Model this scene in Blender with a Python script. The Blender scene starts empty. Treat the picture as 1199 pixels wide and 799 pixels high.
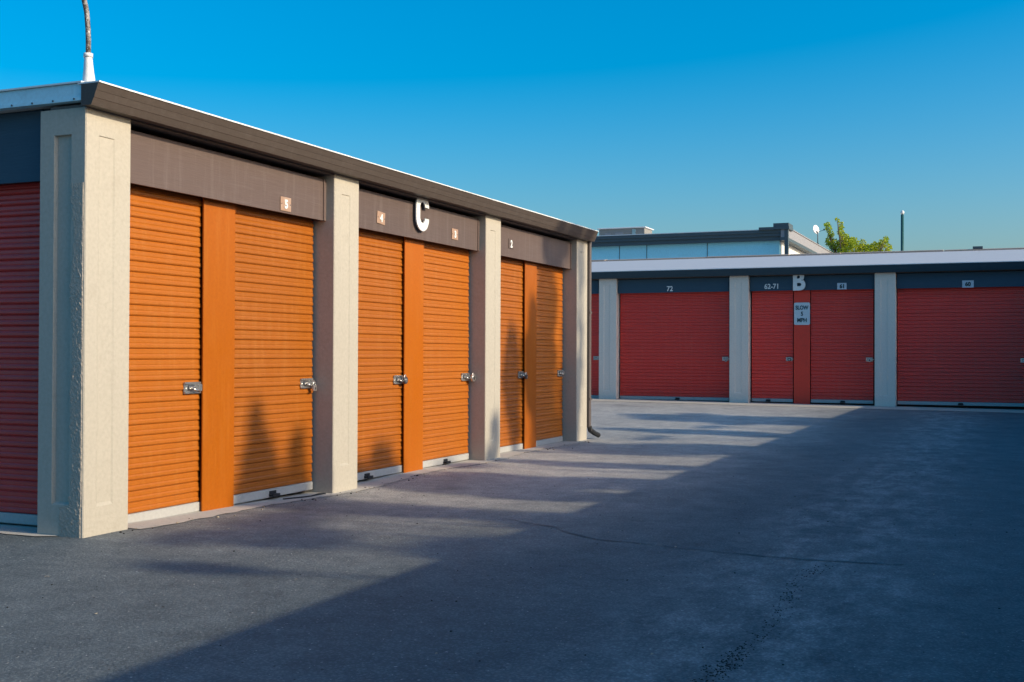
import bpy, bmesh, math, random
from mathutils import Matrix, Vector

random.seed(7)
S = bpy.context.scene
COL = S.collection
R = math.radians

# ------------------------------------------------------------------ helpers
def tag(o, label=None, cat=None, group=None, kind=None):
    if label: o['label'] = label
    if cat: o['category'] = cat
    if group: o['group'] = group
    if kind: o['kind'] = kind
    return o

def empty(name, loc=(0, 0, 0), label=None, cat=None, group=None):
    o = bpy.data.objects.new(name, None)
    o.empty_display_size = 0.2
    o.location = loc
    COL.objects.link(o)
    return tag(o, label, cat, group)

class MB:
    """collects shapes in one mesh; u = along, d = depth, z = up (mapped by mat)"""
    def __init__(self): self.bm = bmesh.new()
    def face(self, pts, m=0):
        f = self.bm.faces.new([self.bm.verts.new(p) for p in pts]); f.material_index = m; return f
    def box(self, u0, u1, d0, d1, z0, z1, bev=0.0, m=0):
        b = bmesh.new()
        bmesh.ops.create_cube(b, size=1)
        for v in b.verts:
            v.co = Vector((u0 if v.co.x < 0 else u1, d0 if v.co.y < 0 else d1, z0 if v.co.z < 0 else z1))
        if bev: bmesh.ops.bevel(b, geom=list(b.edges), offset=bev, segments=1, affect='EDGES', profile=.5)
        self.merge(b, m)
    def merge(self, b, m=0, mat=None):
        vm = {}
        for v in b.verts: vm[v] = self.bm.verts.new(mat @ v.co if mat else v.co)
        for f in b.faces:
            g = self.bm.faces.new([vm[v] for v in f.verts]); g.material_index = m; g.smooth = f.smooth
        b.free()
    def extrude_u(self, prof, u0, u1, m=0, closed=True, caps=True):
        """prof: list of (d,z)"""
        A = [self.bm.verts.new((u0, d, z)) for d, z in prof]
        B = [self.bm.verts.new((u1, d, z)) for d, z in prof]
        n = len(prof)
        for i in range(n if closed else n - 1):
            j = (i + 1) % n
            f = self.bm.faces.new((A[i], B[i], B[j], A[j])); f.material_index = m
        if closed and caps:
            self.bm.faces.new(A).material_index = m
            self.bm.faces.new(B[::-1]).material_index = m
    def tube(self, pts, rads, seg=10, m=0, smooth=True):
        rings = []
        for i, p in enumerate(pts):
            p = Vector(p)
            a = Vector(pts[max(i - 1, 0)]); b = Vector(pts[min(i + 1, len(pts) - 1)])
            t = (b - a).normalized()
            x = t.cross(Vector((0, 1, 0))); x = x if x.length > .1 else t.cross(Vector((1, 0, 0)))
            x.normalize(); y = t.cross(x)
            r = rads[i] if isinstance(rads, (list, tuple)) else rads
            rings.append([self.bm.verts.new(p + (x * math.cos(k * 2 * math.pi / seg) + y * math.sin(k * 2 * math.pi / seg)) * r) for k in range(seg)])
        for i in range(len(rings) - 1):
            for k in range(seg):
                f = self.bm.faces.new((rings[i][k], rings[i][(k + 1) % seg], rings[i + 1][(k + 1) % seg], rings[i + 1][k]))
                f.material_index = m; f.smooth = smooth
        self.bm.faces.new(rings[0][::-1]).material_index = m
        self.bm.faces.new(rings[-1]).material_index = m
    def build(self, name, mats, parent=None, mat=None, recenter=True, smooth=False):
        bm = self.bm
        if mat is not None: bm.transform(mat)
        bmesh.ops.recalc_face_normals(bm, faces=bm.faces[:])
        off = Vector((0, 0, 0))
        if recenter and len(bm.verts):
            mn = [min(v.co[i] for v in bm.verts) for i in range(3)]; mx = [max(v.co[i] for v in bm.verts) for i in range(3)]
            off = Vector(((mn[0] + mx[0]) / 2, (mn[1] + mx[1]) / 2, mn[2]))
            bm.transform(Matrix.Translation(-off))
        me = bpy.data.meshes.new(name); bm.to_mesh(me); bm.free()
        for mt in (mats if isinstance(mats, (list, tuple)) else [mats]): me.materials.append(mt)
        if smooth:
            for p in me.polygons: p.use_smooth = True
        o = bpy.data.objects.new(name, me); COL.objects.link(o)
        o.location = off
        if parent: o.parent = parent
        return o

# ------------------------------------------------------------------ materials
def newmat(name):
    m = bpy.data.materials.new(name); m.use_nodes = True
    nt = m.node_tree; b = nt.nodes['Principled BSDF']
    return m, nt, b

def N(nt, t, **kw):
    n = nt.nodes.new(t)
    for k, v in kw.items():
        if k in n.inputs.keys(): n.inputs[k].default_value = v
        else: setattr(n, k, v)
    return n

def mixc(nt, fac, a, b, mode='MIX'):
    n = nt.nodes.new('ShaderNodeMix'); n.data_type = 'RGBA'; n.blend_type = mode
    for sock, val in ((n.inputs[0], fac), (n.inputs[6], a), (n.inputs[7], b)):
        if hasattr(val, 'links') or isinstance(val, bpy.types.NodeSocket): nt.links.new(val, sock)
        elif isinstance(val, (int, float)): sock.default_value = val
        else: sock.default_value = (*val, 1)
    return n.outputs[2]

def ramp(nt, src, p0, p1, c0=(0, 0, 0), c1=(1, 1, 1)):
    r = nt.nodes.new('ShaderNodeValToRGB')
    r.color_ramp.elements[0].position = p0; r.color_ramp.elements[1].position = p1
    r.color_ramp.elements[0].color = (*c0, 1); r.color_ramp.elements[1].color = (*c1, 1)
    nt.links.new(src, r.inputs[0]); return r.outputs[0]

def coords(nt, scale=(1, 1, 1)):
    g = nt.nodes.new('ShaderNodeNewGeometry')
    mp = nt.nodes.new('ShaderNodeMapping'); mp.inputs['Scale'].default_value = scale
    nt.links.new(g.outputs['Position'], mp.inputs['Vector']); return mp.outputs[0]

def noise(nt, vec, scale, detail=4, rough=.55):
    n = N(nt, 'ShaderNodeTexNoise'); n.inputs['Scale'].default_value = scale
    n.inputs['Detail'].default_value = detail; n.inputs['Roughness'].default_value = rough
    nt.links.new(vec, n.inputs['Vector']); return n.outputs[0]

def bump(nt, b, h, strength=.3, dist=.01):
    n = N(nt, 'ShaderNodeBump'); n.inputs['Strength'].default_value = strength; n.inputs['Distance'].default_value = dist
    nt.links.new(h, n.inputs['Height']); nt.links.new(n.outputs[0], b.inputs['Normal'])

def paint(name, col, rough=.5, var=.12, bstr=.15, bscale=60, stretch=(1, 1, 1), dirt=None, dirt_amt=.35, spec=.4, bdist=.004, metal=0.0, wear=None):
    m, nt, b = newmat(name)
    v = coords(nt, stretch)
    lo = tuple(c * (1 - var) for c in col); hi = tuple(min(1, c * (1 + var)) for c in col)
    c = mixc(nt, noise(nt, v, 1.7, 5, .6), lo, hi)
    c = mixc(nt, ramp(nt, noise(nt, v, 38, 3, .6), .35, .75), c, tuple(x * .88 for x in col))
    if dirt:
        d = ramp(nt, noise(nt, v, 5.5, 6, .68), .56, .74)
        mu = N(nt, 'ShaderNodeMath', operation='MULTIPLY'); nt.links.new(d, mu.inputs[0]); mu.inputs[1].default_value = dirt_amt
        c = mixc(nt, mu.outputs[0], c, dirt)
    if wear:
        oi = N(nt, 'ShaderNodeObjectInfo')
        vr = N(nt, 'ShaderNodeMapRange'); vr.inputs['To Min'].default_value = .86; vr.inputs['To Max'].default_value = 1.1; nt.links.new(oi.outputs['Random'], vr.inputs['Value'])
        cm = N(nt, 'ShaderNodeCombineColor'); [nt.links.new(vr.outputs[0], cm.inputs[k]) for k in range(3)]
        c = mixc(nt, 1.0, c, cm.outputs[0], 'MULTIPLY')
        st = ramp(nt, noise(nt, coords(nt, (7, 7, .55)), 2.2, 7, .7), .50, .78)       # rain streaks and chalky patches
        mw = N(nt, 'ShaderNodeMath', operation='MULTIPLY'); nt.links.new(st, mw.inputs[0]); mw.inputs[1].default_value = .5
        c = mixc(nt, mw.outputs[0], c, wear)
        sc = ramp(nt, noise(nt, coords(nt, (1, 1, 4)), 16, 6, .75), .66, .74)          # scuffs
        ms = N(nt, 'ShaderNodeMath', operation='MULTIPLY'); nt.links.new(sc, ms.inputs[0]); ms.inputs[1].default_value = .45
        c = mixc(nt, ms.outputs[0], c, tuple(x * .55 for x in col))
    nt.links.new(c, b.inputs['Base Color'])
    rr = N(nt, 'ShaderNodeMapRange'); rr.inputs['To Min'].default_value = max(.05, rough - .1); rr.inputs['To Max'].default_value = min(1, rough + .12)
    nt.links.new(noise(nt, v, 9, 3), rr.inputs['Value']); nt.links.new(rr.outputs[0], b.inputs['Roughness'])
    b.inputs['Specular IOR Level'].default_value = spec
    b.inputs['Metallic'].default_value = metal
    bump(nt, b, noise(nt, v, bscale, 4), bstr, bdist)
    return m

M = {}
M['cream_grey'] = paint('pale_grey_plaster', (.80, .68, .575), .8, .05, .45, 34, dirt=(.62, .53, .45), dirt_amt=.3, spec=.2, bdist=.006)
M['cream'] = paint('cream_plaster', (.47, .42, .345), .8, .05, .45, 34, dirt=(.34, .29, .23), dirt_amt=.3, spec=.2, bdist=.006)
M['cream_rough'] = paint('rough_cream_plaster', (.45, .385, .31), .9, .10, .8, 60, dirt=(.30, .25, .20), dirt_amt=.5, spec=.2, bdist=.01)
M['orange'] = paint('orange_door_paint', (.41, .115, .010), .42, .06, .10, 7, stretch=(1, 1, 2.5), dirt=(.33, .11, .03), dirt_amt=.3, bdist=.008, spec=.25, wear=(.44, .17, .04))
M['orange_post'] = paint('orange_post_paint', (.42, .104, .003), .40, .05, .08, 20, dirt=(.36, .10, .01), dirt_amt=.25, spec=.22, wear=(.45, .15, .02))
M['red'] = paint('red_door_paint', (.84, .058, .040), .34, .08, .10, 7, stretch=(1, 1, 2.5), dirt=(.62, .07, .07), dirt_amt=.3, bdist=.008, spec=.4, wear=(.74, .12, .08))
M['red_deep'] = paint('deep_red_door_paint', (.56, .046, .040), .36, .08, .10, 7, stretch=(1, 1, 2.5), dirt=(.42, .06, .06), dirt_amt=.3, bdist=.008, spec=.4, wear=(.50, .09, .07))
M['red_post'] = paint('red_post_paint', (.82, .055, .028), .42, .06, .08, 20, dirt=(.3, .04, .03), dirt_amt=.2)
M['brown'] = paint('dark_brown_metal', (.125, .098, .086), .45, .07, .08, 15, dirt=(.17, .13, .12), dirt_amt=.3, stretch=(.5, .5, 3))
M['header'] = paint('brown_header_board', (.120, .080, .068), .6, .08, .35, 30, stretch=(.25, .25, 5), dirt=(.175, .135, .125), dirt_amt=.35, wear=(.19, .15, .135))
M['shaded_header'] = paint('shade_blue_header_board', (.040, .078, .112), .6, .08, .3, 30, stretch=(.25, .25, 5), dirt=(.06, .10, .14), dirt_amt=.3, spec=.25)  # the brown header again, with blue shade put into its colour
M['shaded_gutter'] = paint('shade_blue_gutter_metal', (.028, .062, .085), .45, .07, .05, 12, stretch=(.6, .6, 4), dirt=(.045, .08, .10), dirt_amt=.3, spec=.25)  # brown gutter metal with the blue of the shade put into its colour
M['gutter'] = paint('brown_gutter_metal', (.088, .068, .057), .45, .07, .05, 12, stretch=(.6, .6, 4), dirt=(.12, .10, .09), dirt_amt=.3, spec=.2, wear=(.125, .105, .093))
M['white_metal'] = paint('white_metal', (.78, .78, .77), .4, .04, .05, 20, dirt=(.5, .47, .42), dirt_amt=.3)
M['white_paint'] = paint('white_letter_paint', (.80, .79, .76), .5, .03, .05, 30)
M['bottom_bar'] = paint('galvanised_bottom_bar', (.44, .425, .40), .55, .1, .1, 30, dirt=(.25, .22, .19), dirt_amt=.5)
M['galv'] = paint('galvanised_fascia', (.50, .78, .86), .45, .06, .06, 10, dirt=(.3, .42, .46), dirt_amt=.3, metal=.0)
M['steel'] = paint('zinc_plated_steel', (.62, .60, .57), .3, .1, .1, 60, dirt=(.3, .2, .13), dirt_amt=.5, metal=.85)
M['steel_dark'] = paint('darkened_steel', (.12, .12, .13), .4, .15, .1, 60, metal=.7)
M['black'] = paint('black_rubber', (.018, .018, .02), .6, .15, .1, 60)
M['inner'] = paint('dark_interior', (.05, .035, .03), .9, .1, .3, 20)  # painted dark to stand for the unlit interior behind the door gaps
M['block'] = paint('cream_block_wall', (.5, .45, .38), .9, .08, .4, 14)
M['copper'] = paint('faded_copper_plate', (.40, .245, .165), .5, .12, .1, 60, dirt=(.50, .40, .33), dirt_amt=.6)
M['plate_blue'] = paint('pale_number_plate', (.55, .60, .66), .5, .05, .05, 60)
M['sign'] = paint('white_sign_face', (.62, .68, .70), .4, .03, .03, 20, dirt=(.5, .54, .55), dirt_amt=.3)
M['sign_ink'] = paint('dark_green_sign_ink', (.015, .045, .05), .5, .05, .02, 20)
M['roofmetal'] = paint('light_grey_roof_metal', (.50, .49, .50), .5, .05, .1, 3, stretch=(1, .6, 1), dirt=(.41,.40,.40), dirt_amt=.5)
M['roofflat'] = paint('white_roof_coating', (.55, .55, .54), .8, .06, .1, 8)
M['ridge'] = paint('tan_ridge_cap', (.40, .31, .25), .6, .2, .2, 6, dirt=(.2, .15, .12), dirt_amt=.6)
M['concrete'] = paint('pale_concrete', (.47, .435, .385), .9, .16, .6, 70, dirt=(.24, .22, .195), dirt_amt=.7, spec=.2, bdist=.006)
M['shaded_wall'] = paint('shade_blue_stucco', (.36, .80, .93), .8, .05, .2, 10, stretch=(1, 1, .3))  # blue skylight on the shaded front put into the wall colour
M['whitewall'] = paint('white_stucco', (.75, .72, .68), .8, .04, .2, 10)
M['slate'] = paint('dark_slate_fascia', (.07, .10, .115), .6, .1, .1, 8)
M['greyroof'] = paint('grey_fascia_metal', (.30, .29, .30), .6, .1, .1, 8)
M['unit'] = paint('beige_unit_metal', (.26, .245, .225), .5, .08, .1, 12, dirt=(.3, .28, .25), dirt_amt=.4)
M['dish'] = paint('white_dish', (.82, .80, .77), .4, .03, .02, 20)
M['greenpole'] = paint('dark_green_pole', (.02, .085, .08), .4, .1, .05, 10)
M['tar'] = paint('black_crack_filler', (.030, .029, .031), .5, .3, .3, 60)
M['bark'] = paint('brown_bark', (.11, .075, .05), .95, .25, .9, 22, stretch=(1, 1, .25), bdist=.03)
M['chip'] = paint('litter_bits', (.36, .30, .22), .9, .5, .2, 30)
M['pebble'] = paint('dark_pebbles', (.035, .032, .031), .9, .3, .2, 30)

def rusty_pipe():
    m, nt, b = newmat('peeling_rusty_pipe')
    v = coords(nt)
    c = mixc(nt, ramp(nt, noise(nt, v, 22, 5, .7), .44, .56), (.30, .28, .27), (.09, .065, .05))
    c = mixc(nt, ramp(nt, noise(nt, v, 60, 4, .6), .60, .68), c, (.7, .69, .66))
    nt.links.new(c, b.inputs['Base Color']); b.inputs['Roughness'].default_value = .6
    bump(nt, b, noise(nt, v, 40), .4, .004); return m
M['pipe'] = rusty_pipe()

def leafmat(name, a, b_):
    m, nt, b = newmat(name)
    v = coords(nt)
    c = mixc(nt, ramp(nt, noise(nt, v, 1.6, 4), .35, .68), a, b_)
    c = mixc(nt, ramp(nt, noise(nt, v, 9, 3), .4, .75), c, tuple(x * .62 for x in a))
    nt.links.new(c, b.inputs['Base Color']); b.inputs['Roughness'].default_value = .55
    b.inputs['Specular IOR Level'].default_value = .3
    tr = N(nt, 'ShaderNodeBsdfTranslucent'); nt.links.new(c, tr.inputs['Color'])
    mx = N(nt, 'ShaderNodeMixShader'); mx.inputs[0].default_value = .35
    out = nt.nodes['Material Output']
    nt.links.new(b.outputs[0], mx.inputs[1]); nt.links.new(tr.outputs[0], mx.inputs[2]); nt.links.new(mx.outputs[0], out.inputs['Surface'])
    return m
M['leaf_bright'] = leafmat('yellow_green_leaves', (.30, .44, .02), (.52, .50, .015))
M['leaf_dark'] = leafmat('dark_green_leaves', (.035, .07, .015), (.07, .11, .02))

def asphalt():
    m, nt, b = newmat('worn_asphalt')
    v = coords(nt)
    # broad tone patches, slightly stretched along the lane
    vl = coords(nt, (.55, 1, 1))
    big = ramp(nt, noise(nt, vl, .42, 5, .6), .36, .68)
    c = mixc(nt, big, (.104, .127, .136), (.158, .178, .183))
    # paler towards the far building: sunlit brightness put into the asphalt colour
    g = nt.nodes.new('ShaderNodeNewGeometry'); sx = N(nt, 'ShaderNodeSeparateXYZ'); nt.links.new(g.outputs['Position'], sx.inputs[0])
    wob = N(nt, 'ShaderNodeMath', operation='MULTIPLY_ADD'); nt.links.new(noise(nt, vl, .9, 4), wob.inputs[0]); wob.inputs[1].default_value = 3.0; nt.links.new(sx.outputs['X'], wob.inputs[2])
    far = N(nt, 'ShaderNodeMapRange'); far.interpolation_type = 'SMOOTHSTEP'
    far.inputs['From Min'].default_value = 0.5; far.inputs['From Max'].default_value = 7.0; nt.links.new(wob.outputs[0], far.inputs['Value'])
    wy = N(nt, 'ShaderNodeMath', operation='MULTIPLY_ADD'); nt.links.new(noise(nt, v, 1.1, 5), wy.inputs[0]); wy.inputs[1].default_value = 1.2; nt.links.new(sx.outputs['Y'], wy.inputs[2])
    side = N(nt, 'ShaderNodeMapRange'); side.interpolation_type = 'SMOOTHSTEP'
    side.inputs['From Min'].default_value = -2.9; side.inputs['From Max'].default_value = -.9; nt.links.new(wy.outputs[0], side.inputs['Value'])
    fs = N(nt, 'ShaderNodeMath', operation='MULTIPLY'); nt.links.new(far.outputs[0], fs.inputs[0]); nt.links.new(side.outputs[0], fs.inputs[1])
    c = mixc(nt, fs.outputs[0], c, mixc(nt, big, (.370, .356, .332), (.470, .450, .420)))
    # scuffed seam down the middle of the lane
    yb = N(nt, 'ShaderNodeMath', operation='MULTIPLY_ADD'); nt.links.new(noise(nt, v, .8, 4), yb.inputs[0]); yb.inputs[1].default_value = 1.0; nt.links.new(sx.outputs['Y'], yb.inputs[2])
    ad = N(nt, 'ShaderNodeMath', operation='ADD'); nt.links.new(yb.outputs[0], ad.inputs[0]); ad.inputs[1].default_value = 3.9
    ab = N(nt, 'ShaderNodeMath', operation='ABSOLUTE'); nt.links.new(ad.outputs[0], ab.inputs[0])
    band = N(nt, 'ShaderNodeMapRange'); band.interpolation_type = 'SMOOTHSTEP'
    for k, val in (('From Min', .95), ('From Max', .1), ('To Min', 0), ('To Max', 1)): band.inputs[k].default_value = val
    nt.links.new(ab.outputs[0], band.inputs['Value'])
    vs = coords(nt, (.9, 1.7, 1))
    sc = ramp(nt, noise(nt, vs, 2.1, 9, .8), .44, .66)
    mu = N(nt, 'ShaderNodeMath', operation='MULTIPLY'); nt.links.new(band.outputs[0], mu.inputs[0]); nt.links.new(sc, mu.inputs[1])
    mu2 = N(nt, 'ShaderNodeMath', operation='MULTIPLY'); nt.links.new(mu.outputs[0], mu2.inputs[0]); mu2.inputs[1].default_value = .75
    c = mixc(nt, mu2.outputs[0], c, (.40, .395, .385))
    # scattered pale scuffs everywhere
    sc2 = ramp(nt, noise(nt, coords(nt, (1.4, .8, 1)), 1.1, 8, .75), .58, .74)
    mu3 = N(nt, 'ShaderNodeMath', operation='MULTIPLY'); nt.links.new(sc2, mu3.inputs[0]); mu3.inputs[1].default_value = .35
    c = mixc(nt, mu3.outputs[0], c, (.24, .245, .245))
    # oil / damp stains
    st = ramp(nt, noise(nt, v, .75, 6, .6), .60, .72)
    mu4 = N(nt, 'ShaderNodeMath', operation='MULTIPLY'); nt.links.new(st, mu4.inputs[0]); mu4.inputs[1].default_value = .38
    c = mixc(nt, mu4.outputs[0], c, (.065, .07, .075))
    # mottling at hand and shoe size
    c = mixc(nt, .8, c, ramp(nt, noise(nt, v, 3.2, 8, .7), .28, .72, (.64, .66, .68), (1.32, 1.29, 1.26)), 'MULTIPLY')
    c = mixc(nt, .7, c, ramp(nt, noise(nt, coords(nt, (1, .45, 1)), 14, 5, .7), .30, .70, (.82, .82, .83), (1.18, 1.17, 1.16)), 'MULTIPLY')
    # aggregate
    vo = N(nt, 'ShaderNodeTexVoronoi'); vo.inputs['Scale'].default_value = 62; nt.links.new(v, vo.inputs['Vector'])
    ag = ramp(nt, vo.outputs['Distance'], .05, .55, (1.5, 1.47, 1.43), (.66, .66, .68))
    c = mixc(nt, .7, c, ag, 'MULTIPLY')
    sp = ramp(nt, noise(nt, v, 48, 2, .5), .685, .755)
    c = mixc(nt, sp, c, (.46, .44, .41))
    dk = ramp(nt, noise(nt, coords(nt, (1, 1.13, 1)), 31, 2, .5), .70, .76)
    c = mixc(nt, dk, c, (.02, .02, .022))
    nt.links.new(c, b.inputs['Base Color'])
    b.inputs['Roughness'].default_value = .78; b.inputs['Specular IOR Level'].default_value = .35
    h = N(nt, 'ShaderNodeMath', operation='MULTIPLY_ADD'); nt.links.new(noise(nt, v, 70, 5, .7), h.inputs[0]); h.inputs[1].default_value = 1.0
    nt.links.new(noise(nt, v, 9, 4, .6), h.inputs[2])
    bump(nt, b, h.outputs[0], .8, .014)
    return m
M['asphalt'] = asphalt()

# ------------------------------------------------------------------ ground
def sst(t): t = min(max(t, 0), 1); return t * t * (3 - 2 * t)
def bell(x, c, w): return math.exp(-((x - c) / w) ** 2)
def zg(x, y):
    z = sst((x - 9.5) / 8.5) * (.150 + .007 * min(max(y, -6), 4))
    near = sst((y + 3.0) / 2.4)
    z += near * (.016 * bell(x, .25, .7) - .030 * bell(x, 3.1, 1.1) - .010 * bell(x, 5.9, .9)) if x < 12 else 0
    return z

def axis(lo, hi, step, far):
    a = [lo + step * i for i in range(int(round((hi - lo) / step)) + 1)]
    g = step; e = []
    x = hi
    while x < far: g *= 1.5; x += g; e.append(x)
    g = step; s = []; x = lo
    while x > -far: g *= 1.5; x -= g; s.append(x)
    return s[::-1] + a + e

def ground():
    xs = axis(-8, 22, .25, 600); ys = axis(-12, 5, .25, 600)
    bm = bmesh.new()
    V = [[bm.verts.new((x, y, zg(x, y))) for y in ys] for x in xs]
    for i in range(len(xs) - 1):
        for j in range(len(ys) - 1):
            f = bm.faces.new((V[i][j], V[i + 1][j], V[i + 1][j + 1], V[i][j + 1])); f.smooth = True
    me = bpy.data.meshes.new('ground'); bm.to_mesh(me); bm.free(); me.materials.append(M['asphalt'])
    o = bpy.data.objects.new('ground', me); COL.objects.link(o)
    tag(o, 'worn dark asphalt lane between the storage buildings', 'ground', kind='structure')
ground()

def strip(name, pts_a, pts_b, mat, lift, label):
    """thin sheet between two polylines lying on the ground"""
    b = MB()
    A = [b.bm.verts.new((x, y, zg(x, y) + lift)) for x, y in pts_a]
    B = [b.bm.verts.new((x, y, zg(x, y) + lift)) for x, y in pts_b]
    for i in range(len(A) - 1): b.bm.faces.new((A[i], B[i], B[i + 1], A[i + 1]))
    o = b.build(name, mat); tag(o, label, 'ground', kind='structure'); return o

rn = random.Random(3)
xs = [.43 + i * .105 for i in range(0, 88)]
strip('concrete_strip', [(x, .30) for x in xs], [(x, -.05 - .045 * rn.random() - .035 * math.sin(x * 2.3)) for x in xs], M['concrete'], .005, 'narrow pale concrete strip along the foot of the orange doors')
ys = [4.5 - i * .14 for i in range(0, 96)]
strip('concrete_apron', [(19.6, y) for y in ys], [(18.05 - .03 * rn.random() + .05 * math.sin(y), y) for y in ys], M['concrete'], .006, 'pale concrete apron in front of the red doors of the far building')
ys = [.2 + i * .12 for i in range(0, 70)]
strip('concrete_sill', [(.3, y) for y in ys], [(-.02 - .05 * rn.random() - .02 * math.sin(3 * y), y) for y in ys], M['concrete'], .006, 'crumbly concrete edge under the red end door')

def crack(p, w, seed):
    r = random.Random(seed); a = []; b = []
    for (x0, y0), (x1, y1) in zip(p[:-1], p[1:]):
        n = max(3, int(math.hypot(x1 - x0, y1 - y0) / .06))
        for k in range(n):
            t = k / n; x = x0 + (x1 - x0) * t + r.gauss(0, .009); y = y0 + (y1 - y0) * t
            ww = w * (.25 + r.random())
            a.append((x - ww / 2, y)); b.append((x + ww / 2, y))
    return a, b
a, b = crack([(1.62, -2.62), (1.38, -2.95), (1.33, -3.35), (1.24, -3.8), (1.19, -4.35), (1.26, -4.9)], .020, 1)
strip('asphalt_crack', a, b, M['tar'], .004, 'thin dark filled crack running across the asphalt lane')
a, b = crack([(2.05, -2.0), (1.93, -2.2), (1.80, -2.45), (1.70, -2.66)], .016, 2)
strip('asphalt_crack', a, b, M['tar'], .004, 'shorter dark crack nearer the orange doors')

# ------------------------------------------------------------------ building pieces
I4 = Matrix.Identity(4)
def pillar_mesh(W, D, z0, H, rec=None, left_rec=None, ch=.007):
    """W along u, D depth; rec = (u0,u1,z0,z1,depth) sunk panel in the front; left_rec the same in the u=0 face (u -> d)"""
    b = MB()
    def panel(o, uv, nv, w, rec):
        # o = lower corner; uv horizontal unit vector; nv inward normal
        o = Vector(o); uv = Vector(uv); nv = Vector(nv); zv = Vector((0, 0, 1)); h = H - z0
        P = lambda u, z, dd=0: o + uv * u + zv * z + nv * dd
        if not rec:
            b.face([P(0, 0), P(w, 0), P(w, h), P(0, h)]); return
        a0, a1, c0, c1, dp = rec; c0 -= z0; c1 -= z0; e = .014 if dp < .01 else .010
        us = [0, a0, a1, w]; zs = [0, c0, c1, h]
        for i in range(3):
            for j in range(3):
                if i == 1 and j == 1: continue
                b.face([P(us[i], zs[j]), P(us[i + 1], zs[j]), P(us[i + 1], zs[j + 1]), P(us[i], zs[j + 1])])
        q = [(a0, c0), (a1, c0), (a1, c1), (a0, c1)]; r = [(a0 + e, c0 + e * 1.5), (a1 - e, c0 + e * 1.5), (a1 - e, c1 - .003), (a0 + e, c1 - .003)]
        for k in range(4):
            l = (k + 1) % 4
            b.face([P(*q[k]), P(*q[l]), P(*r[l], dp), P(*r[k], dp)])
        b.face([P(*r[k], dp) for k in range(4)])
    def sh(rec): return None if not rec else (rec[0] - ch, rec[1] - ch, *rec[2:])
    panel((ch, 0, z0), (1, 0, 0), (0, 1, 0), W - 2 * ch, sh(rec))
    panel((0, D - ch, z0), (0, -1, 0), (1, 0, 0), D - 2 * ch, None if not left_rec else (D - ch - left_rec[1], D - ch - left_rec[0], *left_rec[2:]))
    panel((W, ch, z0), (0, 1, 0), (-1, 0, 0), D - 2 * ch, None)
    panel((W - ch, D, z0), (-1, 0, 0), (0, -1, 0), W - 2 * ch, None)
    for (p, q) in (((ch, 0), (0, ch)), ((W - ch, 0), (W, ch)), ((W, D - ch), (W - ch, D)), ((0, D - ch), (ch, D))):
        b.face([(p[0], p[1], z0), (q[0], q[1], z0), (q[0], q[1], H), (p[0], p[1], H)])
    pts = [(ch, 0), (W - ch, 0), (W, ch), (W, D - ch), (W - ch, D), (ch, D), (0, D - ch), (0, ch)]
    b.face([(*p, H) for p in pts])
    bmesh.ops.remove_doubles(b.bm, verts=b.bm.verts[:], dist=.0005)
    return b

def door(root, T, u0, u1, z0, z1, mat, d=.205, handle=True, latch=True, latch_z=.93, handle_u=None, latch_w=.185, seed=0, pitch=.0755):
    r = random.Random(seed * 17 + 5)
    b = MB(); prof = []
    zb = z0 + .075
    n = int(round((z1 - zb) / pitch)); p = (z1 - zb) / n
    for i in range(n):
        z = zb + i * p; j = r.gauss(0, .0012)
        prof += [(d + j, z), (d - .010 + j, z + .05 * p), (d - .0145 + j, z + .16 * p), (d - .0135 + j, z + .36 * p), (d - .0075 + j, z + .50 * p), (d - .0095 + j, z + .60 * p), (d - .0085 + j, z + .86 * p), (d - .002 + j, z + .97 * p)]
    prof.append((d, z1))
    back = [(dd + .004, z) for dd, z in prof[::-1]]
    b.extrude_u(prof + back, u0, u1, closed=True)
    o = b.build('roll_up_door', mat, root, T)
    b = MB()
    b.extrude_u([(d - .016, z0 + .004), (d - .020, z0 + .010), (d - .020, z0 + .070), (d - .013, z0 + .074), (d + .01, z0 + .074), (d + .01, z0 + .004)], u0 + .002, u1 - .002)
    child(b.build('bottom_bar', M['bottom_bar'], None, T), o)
    if handle:
        hu = handle_u if handle_u is not None else (u0 + u1) / 2
        b = MB()
        b.box(hu - .055, hu + .055, d - .055, d - .019, z0 + .024, z0 + .032, m=0)
        b.box(hu - .050, hu + .050, d - .061, d - .053, z0 + .012, z0 + .036, m=0)
        b.box(hu - .045, hu + .045, d - .026, d - .0195, z0 + .014, z0 + .058, m=0)
        child(b.build('pull_handle', M['black'], None, T), o)
    if latch:
        w = latch_w; ul = u1 - .012; z = latch_z; b = MB()
        b.box(ul - w, ul, d - .020, d - .012, z - .042, z + .042, bev=.003)
        b.box(ul - w, ul, d - .030, d - .0195, z + .028, z + .043, bev=.002)
        b.box(ul - w, ul, d - .030, d - .0195, z - .043, z - .028, bev=.002)
        b.box(ul - w * .74, ul + .02, d - .034, d - .022, z - .013, z + .012, bev=.003)
        b.box(ul - w * .78, ul - w * .36, d - .0225, d - .0195, z - .02, z + .02, m=1)
        b.tube([(ul - w * .60, d - .03, z - .002), (ul - w * .60, d - .052, z - .006), (ul - w * .47, d - .056, z - .018), (ul - w * .28, d - .052, z - .018)], .008, 8)
        b.box(ul - .045, ul - .008, d - .048, d - .0195, z - .026, z + .026, bev=.003)
        child(b.build('latch', [M['steel'], M['steel_dark']], None, T), o)
    return o

def child(o, par):
    """parent keeping place (o.location is in the root's space; both share the root)"""
    o.parent = par; o.location = Vector(o.location) - Vector(par.location)

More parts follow.
